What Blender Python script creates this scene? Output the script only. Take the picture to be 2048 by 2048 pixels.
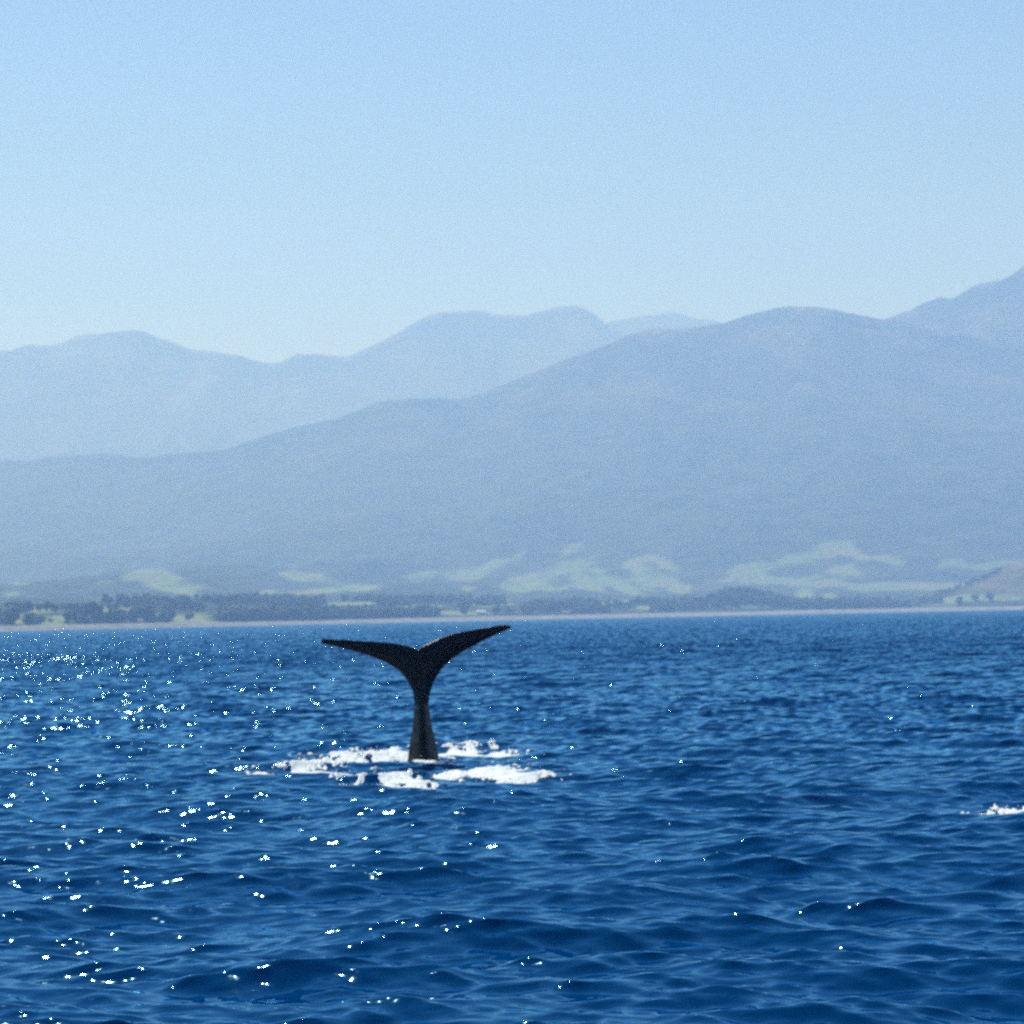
import bpy, bmesh, math, random
import numpy as np
from mathutils import Vector, Matrix

for o in list(bpy.data.objects):
    bpy.data.objects.remove(o)
SC = bpy.context.scene
COL = SC.collection
R = math.radians

# ------------------------------------------------------------------ camera
CAM_H, FPX = 3.6, 5000.0            # eye on a boat deck; focal length in pixels of the 2048 px photograph
PITCH = math.atan(211 / FPX)
ROLL = math.atan(-0.0195)
CM = Matrix.Rotation(R(90) + PITCH, 3, 'X') @ Matrix.Rotation(ROLL, 3, 'Z')
cam = bpy.data.cameras.new('camera')
cam_o = bpy.data.objects.new('camera', cam)
COL.objects.link(cam_o)
cam_o.matrix_world = Matrix.Translation((0, 0, CAM_H)) @ CM.to_4x4()
cam.sensor_width = 36
cam.lens = 36 * FPX / 2048
cam.clip_start, cam.clip_end = 0.5, 80000
cam.dof.use_dof = True              # the lens is focused a little short of everything, as in the photograph
cam.dof.focus_distance = 11.0
cam.dof.aperture_fstop = 7.0
SC.camera = cam_o

# ------------------------------------------------------------------ light
SUN_AZ, SUN_EL = R(-27), R(52)
wld = bpy.data.worlds.new('World')
SC.world = wld
wld.use_nodes = True
nt = wld.node_tree
nt.nodes.clear()
sky = nt.nodes.new('ShaderNodeTexSky')
sky.sky_type = 'NISHITA'
sky.sun_disc = False
sky.sun_elevation, sky.sun_rotation = SUN_EL, SUN_AZ
sky.altitude = 0
sky.air_density, sky.dust_density, sky.ozone_density = 1.0, 0.0, 4.0
bg = nt.nodes.new('ShaderNodeBackground')
bg.inputs['Strength'].default_value = 0.066
wo = nt.nodes.new('ShaderNodeOutputWorld')
nt.links.new(sky.outputs[0], bg.inputs[0])
nt.links.new(bg.outputs[0], wo.inputs[0])
sl = bpy.data.lights.new('sun', 'SUN')
sl.energy, sl.angle, sl.color = 4.6, R(0.53), (1.0, 0.97, 0.93)
sun = bpy.data.objects.new('sun', sl)
COL.objects.link(sun)
sdir = Vector((math.sin(SUN_AZ) * math.cos(SUN_EL), math.cos(SUN_AZ) * math.cos(SUN_EL), math.sin(SUN_EL)))
sun.rotation_euler = (-sdir).to_track_quat('-Z', 'Y').to_euler()
sun.location = (0, 0, 60)
vs = SC.view_settings
vs.view_transform, vs.look, vs.exposure, vs.gamma = 'Standard', 'None', 0.2, 1.0
vs.use_curve_mapping = False
vs.use_white_balance = True          # the camera's cool white balance
vs.white_balance_temperature, vs.white_balance_tint = 5880, 5
SC.render.engine = 'CYCLES'
cy = SC.cycles
cy.max_bounces, cy.diffuse_bounces, cy.glossy_bounces, cy.volume_bounces = 8, 2, 3, 4
cy.caustics_reflective = False
cy.use_denoising = False            # the photograph is grainy too
cy.filter_width = 2.0
cy.sample_clamp_indirect = 4.0
cy.sample_clamp_direct = 60.0

# ------------------------------------------------------------------ helpers
def ray(px, py):
    return CM @ Vector(((px - 1024) / FPX, -(py - 1024) / FPX, -1))
def at(px, py, Y):
    d = ray(px, py)
    return Vector((0, 0, CAM_H)) + d * (Y / d.y)
def ground(px, py, z=0.0):
    d = ray(px, py)
    return Vector((0, 0, CAM_H)) + d * ((z - CAM_H) / d.z)

def fade(t):
    return t * t * t * (t * (t * 6 - 15) + 10)
_tab = np.random.default_rng(7).random((256, 256))
def vnoise(x, y):
    xi, yi = np.floor(x).astype(int), np.floor(y).astype(int)
    u, v = fade(x - xi), fade(y - yi)
    g = lambda i, j: _tab[i & 255, j & 255]
    return (g(xi, yi) * (1 - u) + g(xi + 1, yi) * u) * (1 - v) + (g(xi, yi + 1) * (1 - u) + g(xi + 1, yi + 1) * u) * v
def fbm(x, y, oct=5, gain=0.5):
    s, a, n = 0, 1.0, 0
    for k in range(oct):
        s = s + a * vnoise(x + 17.3 * k, y + 9.1 * k); n += a
        x, y, a = x * 2.03, y * 2.03, a * gain
    return s / n
def ridged(x, y, oct=5):
    s, a, n = 0, 1.0, 0
    for k in range(oct):
        s = s + a * (1 - np.abs(2 * vnoise(x + 31.7 * k, y + 5.3 * k) - 1)); n += a
        x, y, a = x * 2.07, y * 2.07, a * 0.5
    return s / n
def sstep(a, b, x):
    t = np.clip((x - a) / (b - a), 0, 1)
    return t * t * (3 - 2 * t)

def link(name, me, mat=None, parent=None):
    o = bpy.data.objects.new(name, me)
    COL.objects.link(o)
    if mat and me: me.materials.append(mat)
    if parent: o.parent = parent
    return o
def tag(o, label, cat=None, group=None, kind=None):
    o['label'] = label
    if cat: o['category'] = cat
    if group: o['group'] = group
    if kind: o['kind'] = kind
    return o
def mesh_np(name, verts, faces, smooth=True):
    """verts (n,3) array, faces (m,3|4) array"""
    me = bpy.data.meshes.new(name)
    v, f = np.asarray(verts, np.float32), np.asarray(faces, np.int32)
    n = f.shape[1]
    me.vertices.add(len(v)); me.vertices.foreach_set('co', v.ravel())
    me.loops.add(f.size); me.loops.foreach_set('vertex_index', f.ravel())
    me.polygons.add(len(f))
    me.polygons.foreach_set('loop_start', np.arange(0, f.size, n, dtype=np.int32))
    me.polygons.foreach_set('use_smooth', np.full(len(f), smooth))
    me.update(calc_edges=True)
    return me
def grid_faces(nr, nc):
    i = np.arange((nr - 1) * (nc - 1)); r, c = i // (nc - 1), i % (nc - 1)
    a = r * nc + c
    return np.stack([a, a + 1, a + nc + 1, a + nc], 1)
def pattr(me, name, vals):
    at_ = me.attributes.new(name, 'FLOAT', 'POINT')
    at_.data.foreach_set('value', np.asarray(vals, np.float32).ravel())

class NT:
    def __init__(s, name):
        s.m = bpy.data.materials.new(name); s.m.use_nodes = True
        s.t = s.m.node_tree; s.b = s.t.nodes['Principled BSDF']; s.out = s.t.nodes['Material Output']
    def n(s, typ, **kw):
        nd = s.t.nodes.new('ShaderNode' + typ)
        for k, v in kw.items():
            if k.startswith('i_'): nd.inputs[k[2:].replace('_', ' ')].default_value = v
            else: setattr(nd, k, v)
        return nd
    def l(s, a, b): s.t.links.new(a, b)
    def coord(s, scale=(1, 1, 1), kind='Object'):
        tc, mp = s.n('TexCoord'), s.n('Mapping')
        mp.inputs['Scale'].default_value = scale
        s.l(tc.outputs[kind], mp.inputs['Vector'])
        return mp.outputs[0]
    def noise(s, vec, scale, detail=5, rough=0.5):
        nd = s.n('TexNoise'); nd.inputs['Scale'].default_value = scale
        nd.inputs['Detail'].default_value = detail; nd.inputs['Roughness'].default_value = rough
        s.l(vec, nd.inputs['Vector'])
        return nd.outputs['Fac']
    def ramp(s, fac, stops):
        nd = s.n('ValToRGB'); e = nd.color_ramp.elements
        while len(e) < len(stops): e.new(0.5)
        for k, (p, c) in enumerate(stops):
            e[k].position = p; e[k].color = (*c, 1) if len(c) == 3 else c
        s.l(fac, nd.inputs[0])
        return nd.outputs[0]
    def mix(s, fac, a, b):
        nd = s.n('Mix', data_type='RGBA')
        for k, v in ((0, fac), (6, a), (7, b)):
            if hasattr(v, 'default_value') or hasattr(v, 'is_linked'): s.l(v, nd.inputs[k])
            else: nd.inputs[k].default_value = v if k == 0 else (*v, 1)
        return nd.outputs[2]
    def bump(s, h, dist, strength=1.0, normal=None):
        nd = s.n('Bump'); nd.inputs['Distance'].default_value = dist; nd.inputs['Strength'].default_value = strength
        s.l(h, nd.inputs['Height'])
        if normal: s.l(normal, nd.inputs['Normal'])
        return nd.outputs[0]
    def attr(s, name):
        return s.n('Attribute', attribute_name=name).outputs['Fac']

# ------------------------------------------------------------------ materials
def mat_water():
    t = NT('sea_water'); t.t.nodes.remove(t.b)
    v = t.coord((1.0, 1.25, 1.0))
    nb = t.bump(t.noise(v, 2.4, 2, 0.5), 0.030)
    body = t.n('BsdfDiffuse'); body.inputs['Color'].default_value = (0.0, 0.032, 0.118, 1)
    gl = t.n('BsdfGlossy'); gl.inputs['Color'].default_value = (0.38, 0.73, 1.0, 1); gl.inputs['Roughness'].default_value = 0.05
    fr = t.n('Fresnel'); fr.inputs['IOR'].default_value = 1.333
    mx = t.n('MixShader')
    for nd in (body, gl, fr): t.l(nb, nd.inputs['Normal'])
    t.l(fr.outputs[0], mx.inputs[0]); t.l(body.outputs[0], mx.inputs[1]); t.l(gl.outputs[0], mx.inputs[2])
    t.l(mx.outputs[0], t.out.inputs['Surface'])
    return t.m
def mat_foam():
    t = NT('foam'); b = t.b
    v = t.coord()
    t.l(t.ramp(t.noise(v, 6, 4), [(0.3, (0.80, 0.86, 0.86)), (0.6, (0.92, 0.93, 0.91))]), b.inputs['Base Color'])
    b.inputs['Roughness'].default_value = 0.6
    b.inputs['Specular IOR Level'].default_value = 0.3
    t.l(t.bump(t.noise(v, 30, 4), 0.015), b.inputs['Normal'])
    tr = t.n('BsdfTranslucent'); tr.inputs['Color'].default_value = (0.86, 0.92, 0.90, 1)       # light shines through froth
    mx = t.n('MixShader'); mx.inputs[0].default_value = 0.1
    t.l(b.outputs[0], mx.inputs[1]); t.l(tr.outputs[0], mx.inputs[2]); t.l(mx.outputs[0], t.out.inputs['Surface'])
    return t.m
def mat_whale():
    t = NT('whale_skin'); b = t.b
    v = t.coord()
    t.l(t.ramp(t.noise(v, 2.6, 6, 0.6), [(0.35, (0.002, 0.0025, 0.004)), (0.7, (0.006, 0.007, 0.010))]), b.inputs['Base Color'])
    t.l(t.ramp(t.noise(v, 7, 4), [(0.3, (0.18,) * 3), (0.7, (0.32,) * 3)]), b.inputs['Roughness'])
    b.inputs['IOR'].default_value = 1.33
    b.inputs['Specular IOR Level'].default_value = 0.3
    b.inputs['Specular Tint'].default_value = (0.75, 0.87, 1.0, 1)
    nb = t.bump(t.noise(v, 3.5, 4), 0.05)
    t.l(t.bump(t.noise(t.coord((1, 1, 0.25)), 26, 3), 0.012, 1.0, nb), b.inputs['Normal'])
    return t.m
def mat_mount(name, forest, forest2, scree, lo, hi, patch=0.5):
    t = NT(name); b = t.b
    v = t.coord((0.001, 0.001, 0.001))
    vs_ = t.coord((0.001, 0.0006, 0.0022))
    base = t.mix(t.ramp(t.noise(v, 9, 7, 0.65), [(0.38, (0, 0, 0)), (0.62, (1, 1, 1))]), forest, forest2)
    sep = t.n('SeparateXYZ'); t.l(t.coord(), sep.inputs[0])
    mr = t.n('MapRange'); mr.inputs[1].default_value = lo; mr.inputs[2].default_value = hi
    t.l(sep.outputs[2], mr.inputs[0])
    ns = t.ramp(t.noise(vs_, 3.2, 6, 0.62), [(patch, (0, 0, 0)), (patch + 0.13, (1, 1, 1))])
    mu = t.n('Math', operation='MULTIPLY'); t.l(mr.outputs[0], mu.inputs[0]); t.l(ns, mu.inputs[1])
    grass = t.mix(t.ramp(t.noise(v, 6, 5, 0.6), [(0.4, (0, 0, 0)), (0.62, (1, 1, 1))]), (0.17, 0.26, 0.08), (0.25, 0.27, 0.115))
    t.l(t.mix(t.attr('pasture'), t.mix(mu.outputs[0], base, scree), grass), b.inputs['Base Color'])
    b.inputs['Roughness'].default_value = 0.95
    b.inputs['Specular IOR Level'].default_value = 0.1
    t.l(t.bump(t.noise(v, 30, 6, 0.6), 40), b.inputs['Normal'])
    return t.m
def mat_land():
    t = NT('coastal_land'); b = t.b
    v = t.coord((0.001, 0.001, 0.001))
    scrub = t.mix(t.ramp(t.noise(v, 14, 6, 0.6), [(0.35, (0, 0, 0)), (0.65, (1, 1, 1))]), (0.020, 0.034, 0.014), (0.05, 0.066, 0.026))
    grass = t.mix(t.ramp(t.noise(v, 6, 5, 0.6), [(0.4, (0, 0, 0)), (0.62, (1, 1, 1))]), (0.17, 0.26, 0.08), (0.25, 0.27, 0.115))
    tan = t.mix(t.ramp(t.noise(v, 9, 5, 0.6), [(0.35, (0, 0, 0)), (0.65, (1, 1, 1))]), (0.10, 0.105, 0.055), (0.19, 0.175, 0.10))
    c = t.mix(t.attr('pasture'), scrub, grass)
    c = t.mix(t.attr('dry'), c, tan)
    t.l(c, b.inputs['Base Color'])
    b.inputs['Roughness'].default_value = 0.95
    b.inputs['Specular IOR Level'].default_value = 0.1
    t.l(t.bump(t.noise(v, 60, 5, 0.6), 10), b.inputs['Normal'])
    return t.m
def mat_plain(name, c1, c2, scale, rough=0.9, bd=0.0):
    t = NT(name); b = t.b
    v = t.coord()
    n = t.noise(v, scale, 5, 0.6)
    t.l(t.ramp(n, [(0.35, c1), (0.65, c2)]), b.inputs['Base Color'])
    b.inputs['Roughness'].default_value = rough
    b.inputs['Specular IOR Level'].default_value = 0.2
    if bd: t.l(t.bump(n, bd), b.inputs['Normal'])
    return t.m

M_water, M_foam, M_whale, M_land = mat_water(), mat_foam(), mat_whale(), mat_land()
M_near = mat_mount('forested_mountain', (0.018, 0.032, 0.014), (0.085, 0.098, 0.045), (0.22, 0.18, 0.12), 500, 1000, 0.50)
M_far = mat_mount('bare_mountain', (0.04, 0.048, 0.028), (0.12, 0.11, 0.07), (0.26, 0.22, 0.17), 500, 1500, 0.45)
M_beach = mat_plain('shingle', (0.19, 0.20, 0.195), (0.30, 0.31, 0.30), 0.05)
M_leaf = mat_plain('foliage', (0.03, 0.05, 0.022), (0.08, 0.11, 0.045), 0.12, 0.9, 0.6)
M_bark = mat_plain('bark', (0.05, 0.04, 0.03), (0.09, 0.07, 0.05), 1.0)
M_white = mat_plain('white_paint', (0.74, 0.74, 0.71), (0.82, 0.82, 0.8), 0.6)
M_roofw = mat_plain('pale_metal_roof', (0.66, 0.66, 0.64), (0.74, 0.74, 0.72), 0.6, 0.4)
M_roofr = mat_plain('rust_roof', (0.26, 0.13, 0.09), (0.34, 0.18, 0.13), 0.6, 0.6)
M_cream = mat_plain('cream_paint', (0.34, 0.29, 0.25), (0.42, 0.36, 0.31), 0.6)
M_glass = mat_plain('window_glass', (0.02, 0.025, 0.03), (0.03, 0.035, 0.04), 0.5, 0.08)

# ------------------------------------------------------------------ sea
rng = np.random.default_rng(21)
NW = 140
lam = np.exp(rng.uniform(math.log(0.26), math.log(15.0), NW))
th = rng.normal(R(-96), R(33), NW)                    # travelling toward the boat, spread about the wind
kk = 2 * math.pi / lam
kx, ky = kk * np.cos(th), kk * np.sin(th)
slope = 0.044 * (1 - 0.25 * sstep(0.8, 2.0, lam)) * (1 - 0.62 * sstep(2.0, 6.0, lam))
amp = slope / kk * rng.uniform(0.6, 1.35, NW)
ph = rng.uniform(0, 2 * math.pi, NW)
CHOP = 0.85
def waves(x, y, cell, slopes=None):
    """Gerstner sea: rest positions -> displaced x, y, z (components the mesh is too coarse for stay in the normals only)"""
    X, Y, Z = x.copy(), y.copy(), np.zeros_like(x)
    for i in range(NW):
        w = amp[i] * sstep(1.6, 3.2, lam[i] / cell)
        a = kx[i] * x + ky[i] * y + ph[i]
        c, s = np.cos(a), np.sin(a)
        if slopes is not None:
            g = w / amp[i]                                # share of this wave that the mesh itself shows
            slopes[0] += kx[i] * amp[i] * s; slopes[1] += ky[i] * w * s; slopes[2] -= CHOP * kk[i] * amp[i] * c
            slopes[3] += ky[i] * amp[i] * (1 - g) * s
        if not np.any(w > 0): continue
        Z += w * c
        X -= CHOP * w * s * math.cos(th[i]); Y -= CHOP * w * s * math.sin(th[i])
    return X, Y, Z

def build_sea():
    ys = [-3500, -1500, -600, -250, -100, -50, -25, -10, 0, 5, 9, 12]
    y = 12.0
    while y < 5600:
        y += max(0.07, y * (0.0034 if y < 320 else 0.0055 if y < 1500 else 0.012)); ys.append(y)
    ys = np.array(ys)
    u = np.concatenate([-np.geomspace(1.05, 40, 26)[::-1], np.linspace(-1, 1, 580), np.geomspace(1.05, 40, 26)])
    half = 7.0 + 0.222 * np.clip(ys, 0, None) + 0.05 * np.clip(-ys, 0, None)
    wide = np.clip(9000 / (40 * half), 0.5, None)         # the outermost columns run far out to both sides
    e = sstep(1, 40, np.abs(u))
    x = half[:, None] * u[None, :] * (1 + (wide[:, None] - 1) * e[None, :])
    yy = np.broadcast_to(ys[:, None], x.shape).copy()
    cell = np.maximum(np.gradient(ys)[:, None], np.abs(np.gradient(x, axis=1)) * 1.0)
    N = np.zeros((4,) + x.shape); N[2] = 1
    X, Y, Z = waves(x, yy, cell, N)
    # ripples finer than the mesh: at this low sight line only their steep lee faces, turned to the open bay, are ever seen
    far = sstep(60, 260, yy)
    N[1] += N[3] * (1 - far) - np.abs(N[3]) * far
    N = N[:3]
    N[2] = np.maximum(N[2], 0.35)
    N /= np.sqrt((N ** 2).sum(0))
    me = mesh_np('sea', np.stack([X, Y, Z], -1).reshape(-1, 3), grid_faces(*x.shape))
    cn = me.attributes.new('custom_normal', 'FLOAT_VECTOR', 'POINT')
    cn.data.foreach_set('vector', np.moveaxis(N, 0, -1).astype(np.float32).ravel())
    o = link('sea', me, M_water)
    tag(o, 'deep blue choppy sea with small wind waves and sun glints', 'sea', kind='structure')
build_sea()

# ------------------------------------------------------------------ shore line and land
_sp = [(-2500, 1500), (-900, 1900), (0, 2300), (350, 2700), (700, 3100), (1024, 3500), (1400, 3900), (2048, 4500), (2900, 5000), (4200, 5300)]
_sx = np.array([(p - 1024) / FPX * d for p, d in _sp]); _sy = np.array([d for p, d in _sp], float)
def shore(x):
    s = 0
    for d in (-60, -30, 0, 30, 60): s = s + np.interp(x + d, _sx, _sy)
    return s / 5

BEACH_W = 55.0
def beach_h(v, x):
    return -0.8 + (6.2 + 0.8 * np.clip((shore(x) - 3400) / 900, -2.5, 1)) * sstep(-4, 44, v) - 0.6 * sstep(44, 58, v) + 0.5 * vnoise(x / 60, v / 14) + 2.2 * (fbm(x / 240, x * 0 + 2.5, 4) - 0.5) * sstep(4, 44, v)

def land_h(x, v):
    h = 4.2 + 0.8 * np.clip((shore(x) - 3400) / 900, -2.5, 1) + 28 * sstep(60, 1000, v) + 3 * fbm(x / 160, v / 160, 4)
    hills = fbm(x / 620 + 3.1, v / 620 + 1.7, 5)
    far = np.clip((shore(x) + v) / 6800, 0.25, 1.0) ** 1.9
    h = h + far * (sstep(900, 3000, v) * (6 + 260 * np.clip(hills - 0.36, 0, None)) + sstep(1500, 4200, v) * 70)
    # bare grassy hill behind the beach on the right, and a wooded knoll
    h = h + 104 * np.exp(-(((x - 1130) / 230) ** 2 + ((v - 420) / 230) ** 2))
    h = h + 24 * np.exp(-(((x - 385) / 70) ** 2 + ((v - 260) / 120) ** 2))
    return h

xs_land = np.concatenate([-np.geomspace(1500, 9000, 14)[::-1], np.linspace(-1450, 1450, 300), np.geomspace(1500, 9000, 14)])
def build_beach():
    v = np.array([-25, -14, -8, -4, 0, 5, 10, 16, 22, 28, 34, 40, 44, 48, 53, 58, 70])
    x, vv = np.meshgrid(xs_land, v)
    h = np.where(vv > -6, beach_h(vv, x), -1.6)
    h = np.where(vv > 60, 4.0, h)
    me = mesh_np('beach', np.stack([x, shore(x) + vv, h], -1).reshape(-1, 3), grid_faces(*x.shape))
    tag(link('beach', me, M_beach), 'long pale grey shingle beach along the far shore', 'beach', kind='structure')
build_beach()

# pastures: (px, py, half-width px, half-height px, tilt) of the clearings seen on the slopes; turned into world x and bearing height
FIELDS = [(290, 1150, 45, 10, -.1), (340, 1168, 60, 16, .25), (220, 1164, 32, 4, 0), (40, 1168, 22, 4, 0), (20, 1188, 14, 4, 0),
          (590, 1150, 30, 9, .15), (650, 1160, 30, 8, .3), (535, 1185, 20, 6, 0), (640, 1182, 90, 7, -.08), (720, 1176, 55, 7, 0),
          (850, 1150, 50, 10, -.1), (925, 1150, 50, 12, .05), (1000, 1126, 46, 8, -.3), (1035, 1115, 20, 8, -.5), (940, 1177, 22, 5, 0),
          (1050, 1165, 48, 22, -.25), (1140, 1100, 26, 10, -.3), (1130, 1140, 60, 16, -.3), (1165, 1160, 50, 16, .35), (1230, 1165, 60, 12, .45),
          (1110, 1178, 28, 5, 0), (1270, 1130, 30, 12, .1), (1330, 1130, 34, 9, .4), (1290, 1160, 30, 16, .4), (1345, 1168, 34, 14, .5),
          (1500, 1140, 46, 16, -.2), (1590, 1120, 55, 12, -.15), (1660, 1095, 40, 18, -.1), (1700, 1105, 50, 9, .2), (1560, 1160, 120, 8, 0),
          (1690, 1140, 36, 12, .1), (1780, 1120, 36, 9, .3), (1640, 1165, 70, 8, 0), (1900, 1128, 28, 10, 0), (1840, 1172, 120, 8, 0), (1990, 1130, 44, 6, -.1),
          # on the flat behind the beach
          (20, 1240, 40, 10, 0), (110, 1244, 36, 12, -.1), (205, 1228, 32, 14, .1), (330, 1238, 60, 9, 0), (250, 1218, 30, 4, 0), (400, 1236, 24, 12, 0), (70, 1222, 40, 5, 0),
          (700, 1208, 60, 5, 0), (830, 1214, 60, 7, 0), (980, 1206, 40, 8, 0), (1250, 1208, 46, 7, 0), (1290, 1214, 30, 6, 0), (930, 1226, 60, 6, 0),
          (1450, 1207, 50, 6, 0), (1610, 1196, 18, 14, 0), (1660, 1200, 18, 12, 0), (1930, 1195, 60, 10, -.1), (2010, 1193, 60, 12, 0), (1500, 1212, 70, 5, 0)]
def pasture_mask(x, y, h):
    """a map of clearings laid on the slopes by bearing and height angle as seen from the bay"""
    bx = x / y; bz = (h - CAM_H) / y
    past = np.zeros_like(h)
    wob = fbm(x / 70, y / 90, 4)
    for (px, py, hw, hh, tl) in FIELDS:
        d = ray(px, py); cx, cz = d.x / d.y, d.z / d.y
        dx, dz = (bx - cx) * FPX, (bz - cz) * FPX
        a, b_ = dx * math.cos(tl) - dz * math.sin(tl), dx * math.sin(tl) + dz * math.cos(tl)
        r = np.sqrt((a / hw) ** 2 + (b_ / hh) ** 2)
        past = np.maximum(past, 1 - sstep(0.75, 1.15, r + 1.7 * (wob - 0.5)))
    return past, wob
def build_land():
    v = np.concatenate([np.linspace(50, 700, 70), np.linspace(715, 4600, 170)])
    x, vv = np.meshgrid(xs_land, v)
    h = land_h(x, vv)
    y = shore(x) + vv
    past, wob = pasture_mask(x, y, h)
    dry = sstep(0.25, 0.5, np.exp(-(((x - 1150) / 270) ** 2 + ((vv - 400) / 300) ** 2)) + 0.25 * (wob - 0.5))
    me = mesh_np('coastal_plain', np.stack([x, y, h], -1).reshape(-1, 3), grid_faces(*x.shape))
    pattr(me, 'pasture', past); pattr(me, 'dry', dry)
    tag(link('coastal_plain', me, M_land), 'low coastal farmland and foothills with pale green clearings', 'farmland', kind='structure')
build_land()

# ------------------------------------------------------------------ mountains
NEAR = [(-900, 900), (-500, 880), (-200, 945), (0, 921), (60, 919), (120, 915), (200, 905), (228, 908), (262, 917), (320, 911), (395, 901), (440, 902), (480, 886), (560, 862),
        (640, 841), (700, 828), (760, 804), (820, 799), (880, 798), (930, 797), (1000, 769), (1060, 746), (1130, 718), (1210, 695), (1255, 672), (1310, 656),
        (1370, 654), (1440, 645), (1490, 628), (1540, 615), (1580, 611), (1630, 613), (1690, 624), (1750, 634), (1800, 640), (1900, 662), (2048, 690), (2300, 700), (2700, 760), (3400, 800)]
PEAK = [(1000, 1215), (1300, 1100), (1500, 850), (1650, 700), (1760, 645), (1800, 632), (1830, 618), (1880, 597), (1905, 597), (1935, 575), (1965, 562), (2000, 559), (2048, 525), (2150, 470), (2300, 455), (2700, 500), (3400, 560)]
FAR = [(-1200, 680), (-500, 720), (-150, 712), (0, 699), (60, 694), (110, 688), (150, 675), (178, 667), (200, 668), (242, 661), (270, 657), (300, 666), (345, 682), (385, 699), (430, 699), (455, 705),
       (490, 716), (530, 728), (562, 727), (590, 711), (630, 705), (665, 708), (700, 708), (745, 688), (805, 663), (850, 637), (880, 625), (915, 619), (955, 617), (1000, 624),
       (1060, 626), (1105, 615), (1155, 611), (1185, 622), (1220, 650), (1300, 700), (1400, 730), (1600, 740), (2000, 730), (2600, 700), (3200, 650)]
DIST = [(400, 900), (700, 800), (950, 720), (1100, 680), (1200, 650), (1240, 643), (1290, 633), (1335, 620), (1370, 626), (1420, 637), (1460, 650), (1600, 680), (1900, 700), (2500, 690)]

def mountain(name, prof, Yr, Y0, Yb, mat, label, seed, wander, spur, crag):
    pts = [at(px, py, Yr) for px, py in prof]
    px_, pz_ = np.array([p.x for p in pts]), np.array([p.z for p in pts])
    x = np.linspace(-0.42 * Yr, 0.42 * Yr, 620)
    n1, n2 = 150, 40
    t = np.concatenate([np.linspace(0, 1, n1), 1 + np.linspace(0.02, 1, n2)])
    xx, tt = np.meshgrid(x, t)
    # ridge height by bearing; the crest wanders nearer and farther while keeping its height angle
    yr = Yr + wander * (fbm(x / 1900 + seed, x * 0 + seed, 3) - 0.5) * 2
    bear = x / yr * Yr
    rz = 0
    for d in (-24, -12, 0, 12, 24): rz = rz + np.interp(bear + d, px_, pz_) / 5
    rz = (rz - CAM_H) * yr / Yr + CAM_H
    rz = rz + crag * (fbm(x / 130 + seed, x * 0 + 4.2, 5) - 0.5)
    yy = np.where(tt <= 1, Y0 + (yr - Y0) * tt, yr + (Yb - yr) * (tt - 1))
    wx = 420 * (fbm(xx / 900 + seed, yy / 900, 3) - 0.5)
    rg = ridged((xx + wx) / 1000 + seed, yy / 2600 + seed * 2, 6)
    tc = np.clip(tt, 0, 1)
    h = rz * (0.25 * tc + 0.75 * tc ** 1.55)
    h = h * (1 - spur * (1 - rg) * np.clip(1 - tc, 0, 1) ** 0.6)
    h = np.where(tt > 1, rz * (1 - 0.75 * (tt - 1)) - 60 * (tt - 1) * rg, h)
    h = np.maximum(h, 2 + 10 * tc)
    me = mesh_np(name, np.stack([xx, yy, h], -1).reshape(-1, 3), grid_faces(*xx.shape))
    pattr(me, 'pasture', pasture_mask(xx, yy, h)[0])
    tag(link(name, me, mat), label, 'mountain', kind='structure')
mountain('near_mountain_range', NEAR, 9200, 5600, 10600, M_near, 'long dark forested ridge rising behind the coastal fields', 1.3, 500, 0.95, 26)
mountain('right_mountain', PEAK, 10400, 6500, 12300, M_near, 'high bare-shouldered mountain climbing behind the forested ridge', 4.7, 200, 0.95, 44)
mountain('far_mountain_range', FAR, 13500, 10300, 15600, M_far, 'pale hazy mountain range behind the forested ridge', 8.1, 500, 1.0, 50)
mountain('distant_peak', DIST, 15600, 12800, 17600, M_far, 'faint farthest peak showing in the gap between ranges', 11.9, 200, 0.9, 60)

# ------------------------------------------------------------------ trees
ico = bmesh.new(); bmesh.ops.create_icosphere(ico, subdivisions=2, radius=1)
IV = np.array([v.co[:] for v in ico.verts]); IF = np.array([[v.index for v in f.verts] for f in ico.faces]); ico.free()
ico = bmesh.new(); bmesh.ops.create_icosphere(ico, subdivisions=1, radius=1)
IV1 = np.array([v.co[:] for v in ico.verts]); IF1 = np.array([[v.index for v in f.verts] for f in ico.faces]); ico.free()
trng = np.random.default_rng(5)
def crown_arrays(h, w, lumps, rg, V=IV1, F=IF1, conical=False):
    vs_, fs, n = [], [], 0
    for k in range(lumps):
        f = k / max(1, lumps - 1)
        if conical:
            z = h * (0.18 + 0.76 * f); r = w * 0.5 * (1.05 - f) + 0.06 * w
            c = np.array([rg.normal(0, w * 0.05), rg.normal(0, w * 0.05), z]); s = np.array([r, r, h * 0.16])
        else:
            a = rg.uniform(0, 2 * math.pi); q = w * 0.36 * math.sqrt(rg.uniform())
            c = np.array([q * math.cos(a), q * math.sin(a), h * rg.uniform(0.32, 0.82)])
            r = w * rg.uniform(0.2, 0.34); s = np.array([r, r, r * rg.uniform(0.7, 1.0)])
        j = 1 + 0.28 * rg.normal(size=(len(V), 1)).clip(-1.4, 1.4)
        vs_.append(V * j * s + c); fs.append(F + n); n += len(V)
    return np.concatenate(vs_), np.concatenate(fs)
def ground_at(x, v):
    x, v = np.atleast_1d(np.asarray(x, float)), np.atleast_1d(np.asarray(v, float))
    return land_h(x, v)

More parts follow.
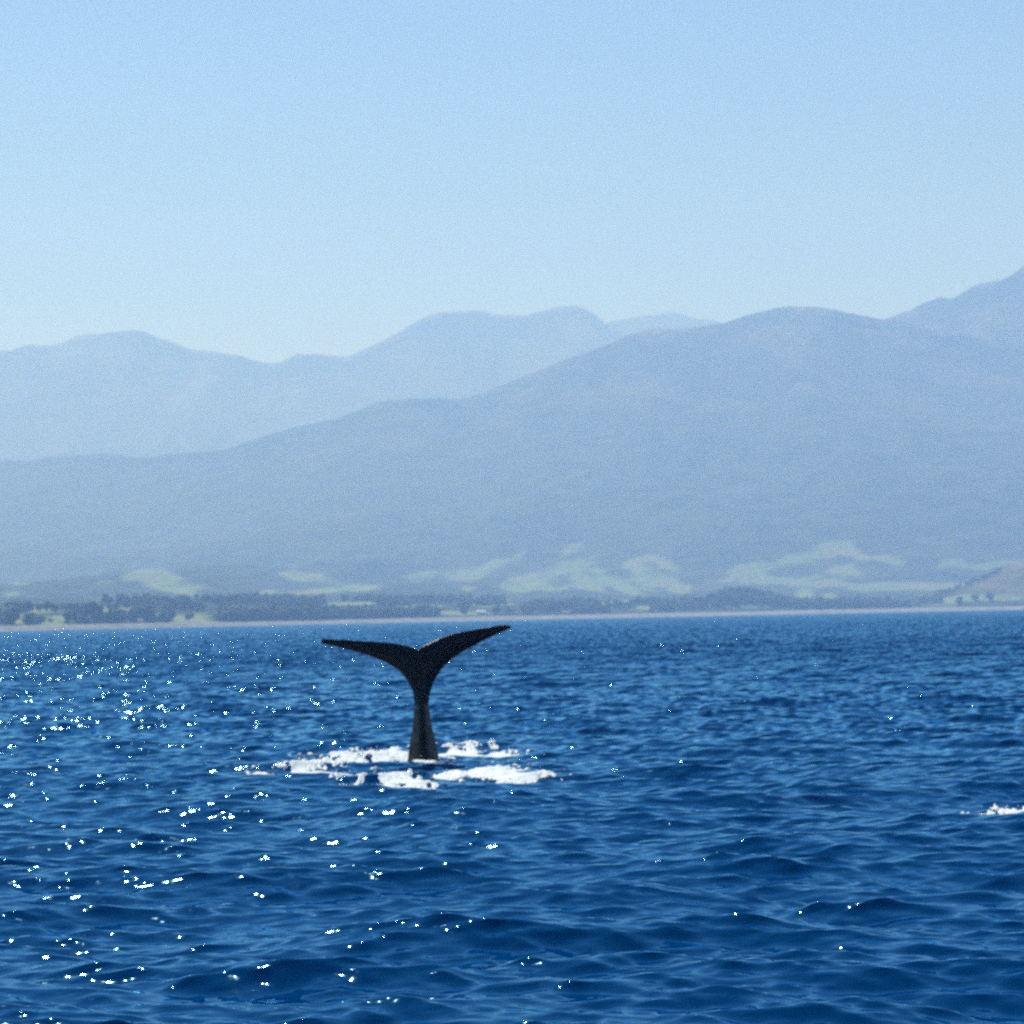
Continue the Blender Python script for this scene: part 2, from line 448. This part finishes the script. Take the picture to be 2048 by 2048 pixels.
def wood(label, px0, px1, v0, v1, n, h0, h1, seed, clump=0.0, name='woodland'):
    rg = np.random.default_rng(seed)
    V, F, m, k, tries = [], [], 0, 0, 0
    while k < n and tries < n * 12:
        tries += 1
        v = rg.uniform(v0, v1); px = rg.uniform(px0, px1)
        d = 3500.0
        for _ in range(4):
            x = (px - 1024) / FPX * d; d = float(shore(np.array([x]))[0]) + v
        if clump and vnoise(np.array([x / 60 + seed]), np.array([v / 90]))[0] < clump: continue
        k += 1
        h = rg.uniform(h0, h1)
        w = h * rg.uniform(0.6, 1.0)
        con = rg.uniform() < 0.3
        if con: w *= 0.6
        a, f = crown_arrays(h, w, 4, rg, conical=con)
        z = ground_at(x, v)[0]
        V.append(a + np.array([x, d, z - 0.15 * h])); F.append(f + m); m += len(a)
    me = mesh_np(name, np.concatenate(V), np.concatenate(F), smooth=False)
    tag(link(name, me, M_leaf), label, 'woodland', kind='stuff')

wood('dark belt of trees right behind the beach, left of the white house', 425, 800, 70, 170, 330, 14, 22, 1)
wood('low straggling tree line ending near the white house', 780, 870, 75, 150, 60, 14, 20, 2)
wood('scattered trees among the fields at the left end of the beach', -40, 320, 70, 330, 70, 10, 18, 3, 0.6)
wood('dark wood on the flat behind the left-hand fields', -60, 460, 560, 900, 170, 10, 16, 4, 0.52)
wood('long dark wood on the plain behind the beach tree belt', 420, 1010, 560, 1000, 300, 12, 18, 5, 0.42)
wood('broad dark wood on the plain right of the white house', 1000, 1460, 150, 620, 360, 13, 20, 6, 0.46)
wood('dense trees covering the low knoll behind the beach', 1420, 1640, 130, 380, 330, 14, 22, 7)
wood('tree belt along the beach below the brown hill', 1630, 1880, 90, 360, 260, 14, 21, 8, 0.42)
wood('dark tree line climbing the edge of the brown hill', 1872, 1998, 385, 450, 80, 7, 11, 9)

# single trees that stand clear of the woods
def make_tree(seed, conical):
    rg = np.random.default_rng(seed)
    root = bpy.data.objects.new('tree', None); COL.objects.link(root)
    h = 20.0
    a, f = crown_arrays(h, 15 if not conical else 9, 14 if not conical else 9, rg, IV1, IF1, conical)
    link('crown', mesh_np('crown', a, f, False), M_leaf, root)
    bm = bmesh.new()
    prev = None
    for k in range(5):
        z = k / 4 * h * 0.5 - (0.6 if k == 0 else 0); r = 0.65 * (1 - 0.14 * k)
        ring = [bm.verts.new((r * math.cos(q * math.pi / 4) + 0.2 * math.sin(k), r * math.sin(q * math.pi / 4), z)) for q in range(8)]
        if prev:
            for q in range(8): bm.faces.new((prev[q], prev[(q + 1) % 8], ring[(q + 1) % 8], ring[q]))
        prev = ring
    for q in range(4):                                                    # limbs
        an = q * math.pi / 2 + 0.4
        b0, b1 = Vector((0, 0, h * 0.3 + q)), Vector((math.cos(an) * 4, math.sin(an) * 4, h * 0.52 + q))
        r0 = [bm.verts.new(b0 + Vector((0.3 * math.cos(s), 0.3 * math.sin(s), 0))) for s in (0, 2.1, 4.2)]
        r1 = [bm.verts.new(b1 + Vector((0.12 * math.cos(s), 0.12 * math.sin(s), 0))) for s in (0, 2.1, 4.2)]
        for s in range(3): bm.faces.new((r0[s], r0[(s + 1) % 3], r1[(s + 1) % 3], r1[s]))
    me = bpy.data.meshes.new('trunk'); bm.to_mesh(me); bm.free()
    link('trunk', me, M_bark, root)
    return root
protos = [make_tree(31, False), make_tree(32, True), make_tree(33, False)]
used = [False] * 3
SINGLE = [(8, 130, 0, 1.0), (120, 110, 2, .8), (150, 95, 1, .8), (172, 160, 0, 1.2), (206, 120, 1, .9), (260, 140, 2, 1.0), (282, 120, 0, 1.1), (330, 110, 1, .7), (372, 130, 2, .6),
          (836, 120, 2, 1.0), (852, 130, 0, 1.0), (926, 260, 1, 1.2), (990, 180, 0, .8), (1100, 150, 2, .9), (1180, 120, 0, .9), (1330, 110, 2, .8),
          (1610, 100, 1, 1.2), (1634, 130, 0, 1.2), (1668, 120, 2, 1.0), (1915, 150, 0, .9), (1945, 170, 2, .9), (1975, 160, 0, 1.0)]
TL = {0: 'dark round-crowned tree standing among the fields at the wooded end of the beach',
      1: 'narrow pointed conifer standing among the fields at the wooded end of the beach',
      2: 'broad uneven-crowned tree standing among the fields at the wooded end of the beach'}
TX = {836: 'broad uneven tree at the end of the low straggling tree line', 852: 'round dark tree closing the low straggling tree line',
      926: 'tall pointed conifer beside the bright white house', 990: 'small round tree in the field beside the bright white house',
      1100: 'broad tree on the flat between the two cream houses', 1180: 'round tree at the beach edge of the broad dark wood',
      1330: 'broad tree by the beach in front of the broad dark wood', 1610: 'tall pointed conifer at the foot of the wooded knoll',
      1634: 'large round tree standing in the gap beside the wooded knoll', 1668: 'broad tree at the start of the tree belt below the brown hill',
      1945: 'broad uneven tree in the pale field below the brown hill'}
for k in (1915, 1975): TX[k] = 'round dark tree in the pale field below the brown hill'
def xd(px, v):
    d = 3500.0
    for _ in range(6):
        x = (px - 1024) / FPX * d; d = float(shore(np.array([x]))[0]) + v
    return x, d
for (px, v, kind, s) in SINGLE:
    p = protos[kind]
    if not used[kind]:
        t = p; used[kind] = True
    else:
        t = p.copy(); COL.objects.link(t)
        for ch in [c for c in bpy.data.objects if c.parent == p]:
            c = ch.copy(); COL.objects.link(c); c.parent = t
    x, d = xd(px, v)
    t.location = (x, d, ground_at(x, v)[0] - 0.3)
    t.rotation_euler = (0, 0, px * 1.7); t.scale = (s, s, s)
    tag(t, TX.get(px, TL[kind]), 'tree', 'single trees on the coastal fields')

# ------------------------------------------------------------------ houses
def box_bm(bm, x0, x1, y0, y1, z0, z1):
    v = [bm.verts.new(p) for p in ((x0, y0, z0), (x1, y0, z0), (x1, y1, z0), (x0, y1, z0), (x0, y0, z1), (x1, y0, z1), (x1, y1, z1), (x0, y1, z1))]
    for f in ((0, 3, 2, 1), (4, 5, 6, 7), (0, 1, 5, 4), (1, 2, 6, 5), (2, 3, 7, 6), (3, 0, 4, 7)): bm.faces.new([v[i] for i in f])
def bm_obj(name, bm, mat, parent):
    bmesh.ops.recalc_face_normals(bm, faces=bm.faces)
    me = bpy.data.meshes.new(name); bm.to_mesh(me); bm.free()
    return link(name, me, mat, parent)
def house(px, v, L, W, H, rz, wall_m, roof_m, label, rot):
    x, d = xd(px, v)
    root = bpy.data.objects.new('house', None); COL.objects.link(root)
    root.location = (x, d, ground_at(x, v)[0] - 0.4); root.rotation_euler = (0, 0, rot)
    tag(root, label, 'house', 'houses on the coastal plain')
    bm = bmesh.new(); box_bm(bm, -L / 2, L / 2, -W / 2, W / 2, 0, H)
    g = [bm.verts.new(p) for p in ((-L / 2, -W / 2, H), (-L / 2, W / 2, H), (-L / 2, 0, H + rz - 0.1), (L / 2, -W / 2, H), (L / 2, W / 2, H), (L / 2, 0, H + rz - 0.1))]
    bm.faces.new(g[:3]); bm.faces.new(g[3:])
    wall = bm_obj('wall', bm, wall_m, root)
    bm = bmesh.new()
    e, q = 0.5, 0.2
    for s in (-1, 1):
        a = [(-L / 2 - e, s * (W / 2 + e), H - 0.15), (L / 2 + e, s * (W / 2 + e), H - 0.15), (L / 2 + e, 0, H + rz), (-L / 2 - e, 0, H + rz)]
        lo = [bm.verts.new(p) for p in a]; hi = [bm.verts.new((p[0], p[1], p[2] + q)) for p in a]
        bm.faces.new(lo); bm.faces.new(hi)
        for i in range(4): bm.faces.new((lo[i], lo[(i + 1) % 4], hi[(i + 1) % 4], hi[i]))
    roof = bm_obj('roof', bm, roof_m, root)
    bm = bmesh.new(); box_bm(bm, L * 0.22, L * 0.22 + 0.8, -0.4, 0.4, H + rz - 0.4, H + rz + 1.1); bm_obj('chimney', bm, wall_m, roof)
    for k in (-0.32, -0.08, 0.32):
        bm = bmesh.new(); box_bm(bm, L * k - 0.75, L * k + 0.75, -W / 2 - 0.06, -W / 2 + 0.05, 1.2, 2.5); bm_obj('window', bm, M_glass, root)
    bm = bmesh.new(); box_bm(bm, L * 0.12 - 0.5, L * 0.12 + 0.5, -W / 2 - 0.06, -W / 2 + 0.05, 0.3, 2.4); bm_obj('door', bm, M_roofr, root)
house(957, 190, 13, 9, 5.6, 2.2, M_white, M_roofw, 'bright white gabled house in a field behind the beach', 0.25)
house(1062, 150, 10, 8, 3.2, 2.2, M_cream, M_roofr, 'small cream house with rust-coloured roof at the edge of the broad wood', -0.3)
house(1128, 140, 12, 7, 3.2, 2.2, M_cream, M_cream, 'long plain cream house with cream roof on the flat behind the beach', 0.1)

# ------------------------------------------------------------------ whale
WB = ground(846, 1528)                 # where the tail stock leaves the water
WY = WB.y
PXM = WY / FPX                          # metres per photograph pixel at the whale
def wp(px, py, dy=0.0):                # a point of the tail, dy metres nearer (-) or farther (+) than the stock
    p = at(px, py, WY); return Vector((p.x, WY + dy, p.z))

def loft(bm, rings, cap=True):
    rv = [[bm.verts.new(p) for p in r] for r in rings]
    n = len(rv[0])
    for a, b in zip(rv, rv[1:]):
        for i in range(n): bm.faces.new((a[i], a[(i + 1) % n], b[(i + 1) % n], b[i]))
    if cap: bm.faces.new(rv[0]); bm.faces.new(rv[-1])

def build_whale():
    bm = bmesh.new()
    # tail stock: narrow from side to side, deep from back to belly, a keel along the side that faces the boat
    stock = [(1700, 812, 950, 1.9), (1620, 812, 905, 1.5), (1560, 815, 884, 1.15), (1520, 815, 879, .95), (1493, 817.5, 874, .85), (1460, 823.5, 866, .74), (1432, 826.5, 861, .64),
             (1410, 828.5, 857.5, .56), (1390, 826.5, 859.5, .50), (1372, 822, 864, .44), (1354, 815, 869, .37), (1336, 812, 872, .30), (1320, 816, 868, .23), (1306, 824, 858, .14)]
    rings = []
    N = 36
    for (py, xl, xr, dep) in stock:
        c, a = wp((xl + xr) / 2, py), (xr - xl) / 2 * PXM
        ring = []
        d_ = min(1.25 * a, dep * 0.62)                # a flat keel band toward the boat between two slanting flanks
        for k in range(N):
            q = 2 * math.pi * k / N
            u = math.cos(q)
            f = 1 - max(0.0, (abs(u) - 0.2) / 0.8) ** 1.15
            ring.append(c + Vector((a * u + 0.06 * a * f * (1 if math.sin(q) < 0 else 0), math.copysign(d_ * f, math.sin(q)), 0)))
        rings.append(ring)
    loft(bm, rings)
    # flukes: stations of (upper trailing edge, lower leading edge, thickness m, depth offset m)
    left = [((850, 1302), (856, 1392), .26, .0), ((834, 1300), (829, 1387), .25, .0), ((816, 1294), (813, 1357), .22, -.02), ((797, 1289.5), (798, 1340), .19, -.05),
            ((775, 1287), (776, 1325.5), .16, -.10), ((756, 1285.5), (756, 1316.5), .135, -.16), ((735, 1284), (734, 1308), .11, -.22), ((710, 1282.5), (710, 1301), .09, -.28),
            ((690, 1280.5), (690, 1296), .075, -.33), ((670, 1279.5), (670, 1291.5), .065, -.37), ((655, 1278.5), (655, 1288.5), .055, -.40), ((645, 1278), (645, 1286), .05, -.42)]
    right = [((832, 1304), (828, 1390), .26, .0), ((844, 1294.5), (857, 1394), .25, .0), ((864, 1286), (868, 1362), .22, .04), ((881, 1277), (883, 1337), .19, .10),
             ((902, 1270), (902, 1318), .16, .17), ((925, 1265), (925, 1302.5), .135, .25), ((948, 1261), (950, 1289.5), .11, .32), ((973, 1256.5), (976, 1275.5), .09, .38),
             ((994, 1252.5), (996, 1266.5), .07, .42), ((1009, 1250.5), (1011, 1260.5), .055, .45), ((1018, 1251), (1019, 1257.5), .045, .47), ((1023, 1253), (1023, 1256), .04, .48)]
    for blade in (left, right):
        rings = []
        for (t, l, th_, dy) in blade:
            ef = min(1, (l[1] - t[1]) / 22)
            T, L = wp(t[0], t[1] - 2.6 * ef, dy), wp(l[0], l[1] + 1.8 * ef, dy)
            ring = []
            M = 20
            for k in range(M):
                q = 2 * math.pi * k / M
                s = 0.5 - 0.5 * math.cos(q)          # 0 trailing edge .. 1 leading edge
                thick = max(0.017, th_ * 0.5 * (1.9 * math.sqrt(max(1e-6, 1 - s)) * s ** 0.75 + 0.16))
                p = T.lerp(L, s)
                camber = -0.10 * (L - T).length * math.sin(math.pi * s)
                ring.append(p + Vector((0, camber + (thick if k <= M / 2 else -thick), 0)))
            rings.append(ring)
        loft(bm, rings)
    bmesh.ops.recalc_face_normals(bm, faces=bm.faces)
    me = bpy.data.meshes.new('whale_cage'); bm.to_mesh(me); bm.free()
    tmp = link('whale_cage', me)
    rm = tmp.modifiers.new('r', 'REMESH'); rm.mode = 'VOXEL'; rm.voxel_size = 0.018
    sm = tmp.modifiers.new('s', 'SMOOTH'); sm.factor = 0.5; sm.iterations = 4
    bpy.context.view_layer.update()
    dg = bpy.context.evaluated_depsgraph_get()
    out = bpy.data.meshes.new_from_object(tmp.evaluated_get(dg)); out.name = 'whale'
    bpy.data.objects.remove(tmp)
    base = Vector((WB.x, WY, 0))
    out.transform(Matrix.Translation(-base))
    for p in out.polygons: p.use_smooth = True
    o = link('whale', out, M_whale); o.location = base
    tag(o, 'black whale tail with spread flukes lifted straight out of the sea', 'whale')
build_whale()

# ------------------------------------------------------------------ foam
def foam_patch(name, strokes, cx, cy_, label, seed, ext=3.0, froth=0.05, dx=0.022, dyc=0.05, thr=0.38):
    """strokes: polylines of (px, py, half-depth m, half-width m) on the water; a lumpy sheet of froth riding on the waves"""
    segs = []
    for st in strokes:
        P = [(ground(a, b), r, s) for a, b, r, s in st]
        segs += list(zip(P, P[1:]))
    allp = [p for s in segs for p in (s[0][0], s[1][0])]
    x0, x1 = min(p.x for p in allp) - ext, max(p.x for p in allp) + ext
    y0, y1 = min(p.y for p in allp) - ext * 1.6, max(p.y for p in allp) + ext * 1.6
    x, y = np.meshgrid(np.arange(x0, x1, dx), np.arange(y0, y1, dyc))
    X, Y, Z = waves(x, y, np.full_like(x, 0.21))
    d = np.zeros_like(x)
    for (A, ra, sa), (B, rb, sb) in segs:
        # distance to the stroke, measured with its own half-depth
        ax, ay = x - A.x, y - A.y
        bx, by = B.x - A.x, B.y - A.y
        t = np.clip((ax * bx + ay * by) / (bx * bx + by * by + 1e-9), 0, 1)
        r = ra + (rb - ra) * t; s = sa + (sb - sa) * t
        q = np.hypot((ax - t * bx) / s, (ay - t * by) / r)
        d = np.maximum(d, np.maximum(np.exp(-q * q * 1.1), 0.42 * np.exp(-q * q * 0.28)))   # froth, and thin lace round it
    n = fbm(x * 0.8 + seed, y * 0.8 + seed, 5, 0.62)
    fine = fbm(x * 3.2 + seed, y * 1.3, 6, 0.72)
    m = d * 1.05 + (n - 0.5) * 1.1 + (fine - 0.5) * 2.6
    keep = (m > thr) & (d > 0.06)
    lum = sstep(thr, thr + 0.5, m)
    Z = Z + 0.008 + froth * lum * (0.3 + 1.0 * fine)
    f = grid_faces(*x.shape)
    kf = keep.ravel()[f].sum(1) >= 3
    f = f[kf]
    use = np.unique(f); remap = np.full(x.size, -1); remap[use] = np.arange(len(use))
    V = np.stack([X, Y, Z], -1).reshape(-1, 3)[use]; F = remap[f]
    F = np.concatenate([F[:, [0, 1, 2]], F[:, [0, 2, 3]]])
    # droplets thrown up round the froth
    rg = np.random.default_rng(seed)
    dv, df, nn = [V], [F], len(V)
    pick = rg.choice(len(V), min(len(V), int(30 + len(V) * 0.008)))
    for k in pick:
        r = rg.uniform(0.006, 0.022)
        c = V[k] + np.array([rg.normal(0, 0.22), rg.normal(0, 0.4), abs(rg.normal(0, 0.04)) + r])
        dv.append(IV1 * r + c); df.append(IF1 + nn); nn += len(IV1)
    me = mesh_np(name, np.concatenate(dv), np.concatenate(df))
    tag(link(name, me, M_foam), label, 'foam', kind='stuff')

foam_patch('sea_foam', [
    [(600, 1538, .5, .5), (660, 1530, 1.2, .7), (740, 1522, 1.6, .7), (812, 1519, 1.6, .5)],
    [(690, 1508, .7, .6), (800, 1506, .9, .5)],
    [(872, 1509, .9, .4), (905, 1506, 1.2, .5), (965, 1511, .7, .4)],
    [(990, 1508, .6, .35), (1030, 1512, .6, .4), (1080, 1511, .4, .3)],
    [(560, 1547, .4, .4), (620, 1549, .9, .6), (700, 1551, 1.0, .6), (780, 1551, .9, .6)],
    [(810, 1555, .8, .5), (860, 1556, .9, .5), (920, 1547, 1.0, .5), (970, 1544, 1.1, .6), (1030, 1551, .8, .5), (1075, 1550, .5, .3)],
    [(780, 1562, .5, .5), (830, 1568, .6, .4), (765, 1583, .25, .4)],
    [(820, 1530, .35, .3), (850, 1533, .3, .3), (878, 1525, .3, .2)]],
    0, 0, 'white froth churned up on the water round the whale tail', 3)
foam_patch('sea_foam', [[(2028, 1632, .5, .35), (2050, 1633, .7, .4), (2100, 1629, .5, .4)]], 0, 0, 'small whitecap breaking alone on the open water away from the whale', 12, ext=1.0, froth=0.09, thr=0.25)

# ------------------------------------------------------------------ haze
def build_haze():
    bm = bmesh.new(); box_bm(bm, -16000, 16000, -16000, 18500, -6, 1960)
    bmesh.ops.recalc_face_normals(bm, faces=bm.faces)
    me = bpy.data.meshes.new('haze'); bm.to_mesh(me); bm.free()
    m = bpy.data.materials.new('haze_air'); m.use_nodes = True
    t = m.node_tree; t.nodes.clear()
    o = t.nodes.new('ShaderNodeOutputMaterial'); v = t.nodes.new('ShaderNodeVolumePrincipled')
    v.inputs['Color'].default_value = (0.36, 0.57, 1.0, 1)
    v.inputs['Absorption Color'].default_value = (1, 1, 1, 1)
    v.inputs['Density'].default_value = 1.8e-4
    v.inputs['Anisotropy'].default_value = 0.25
    t.links.new(v.outputs[0], o.inputs['Volume'])
    tag(link('haze', me, m), 'pale blue haze in the air before the mountains', 'haze', kind='stuff')
build_haze()
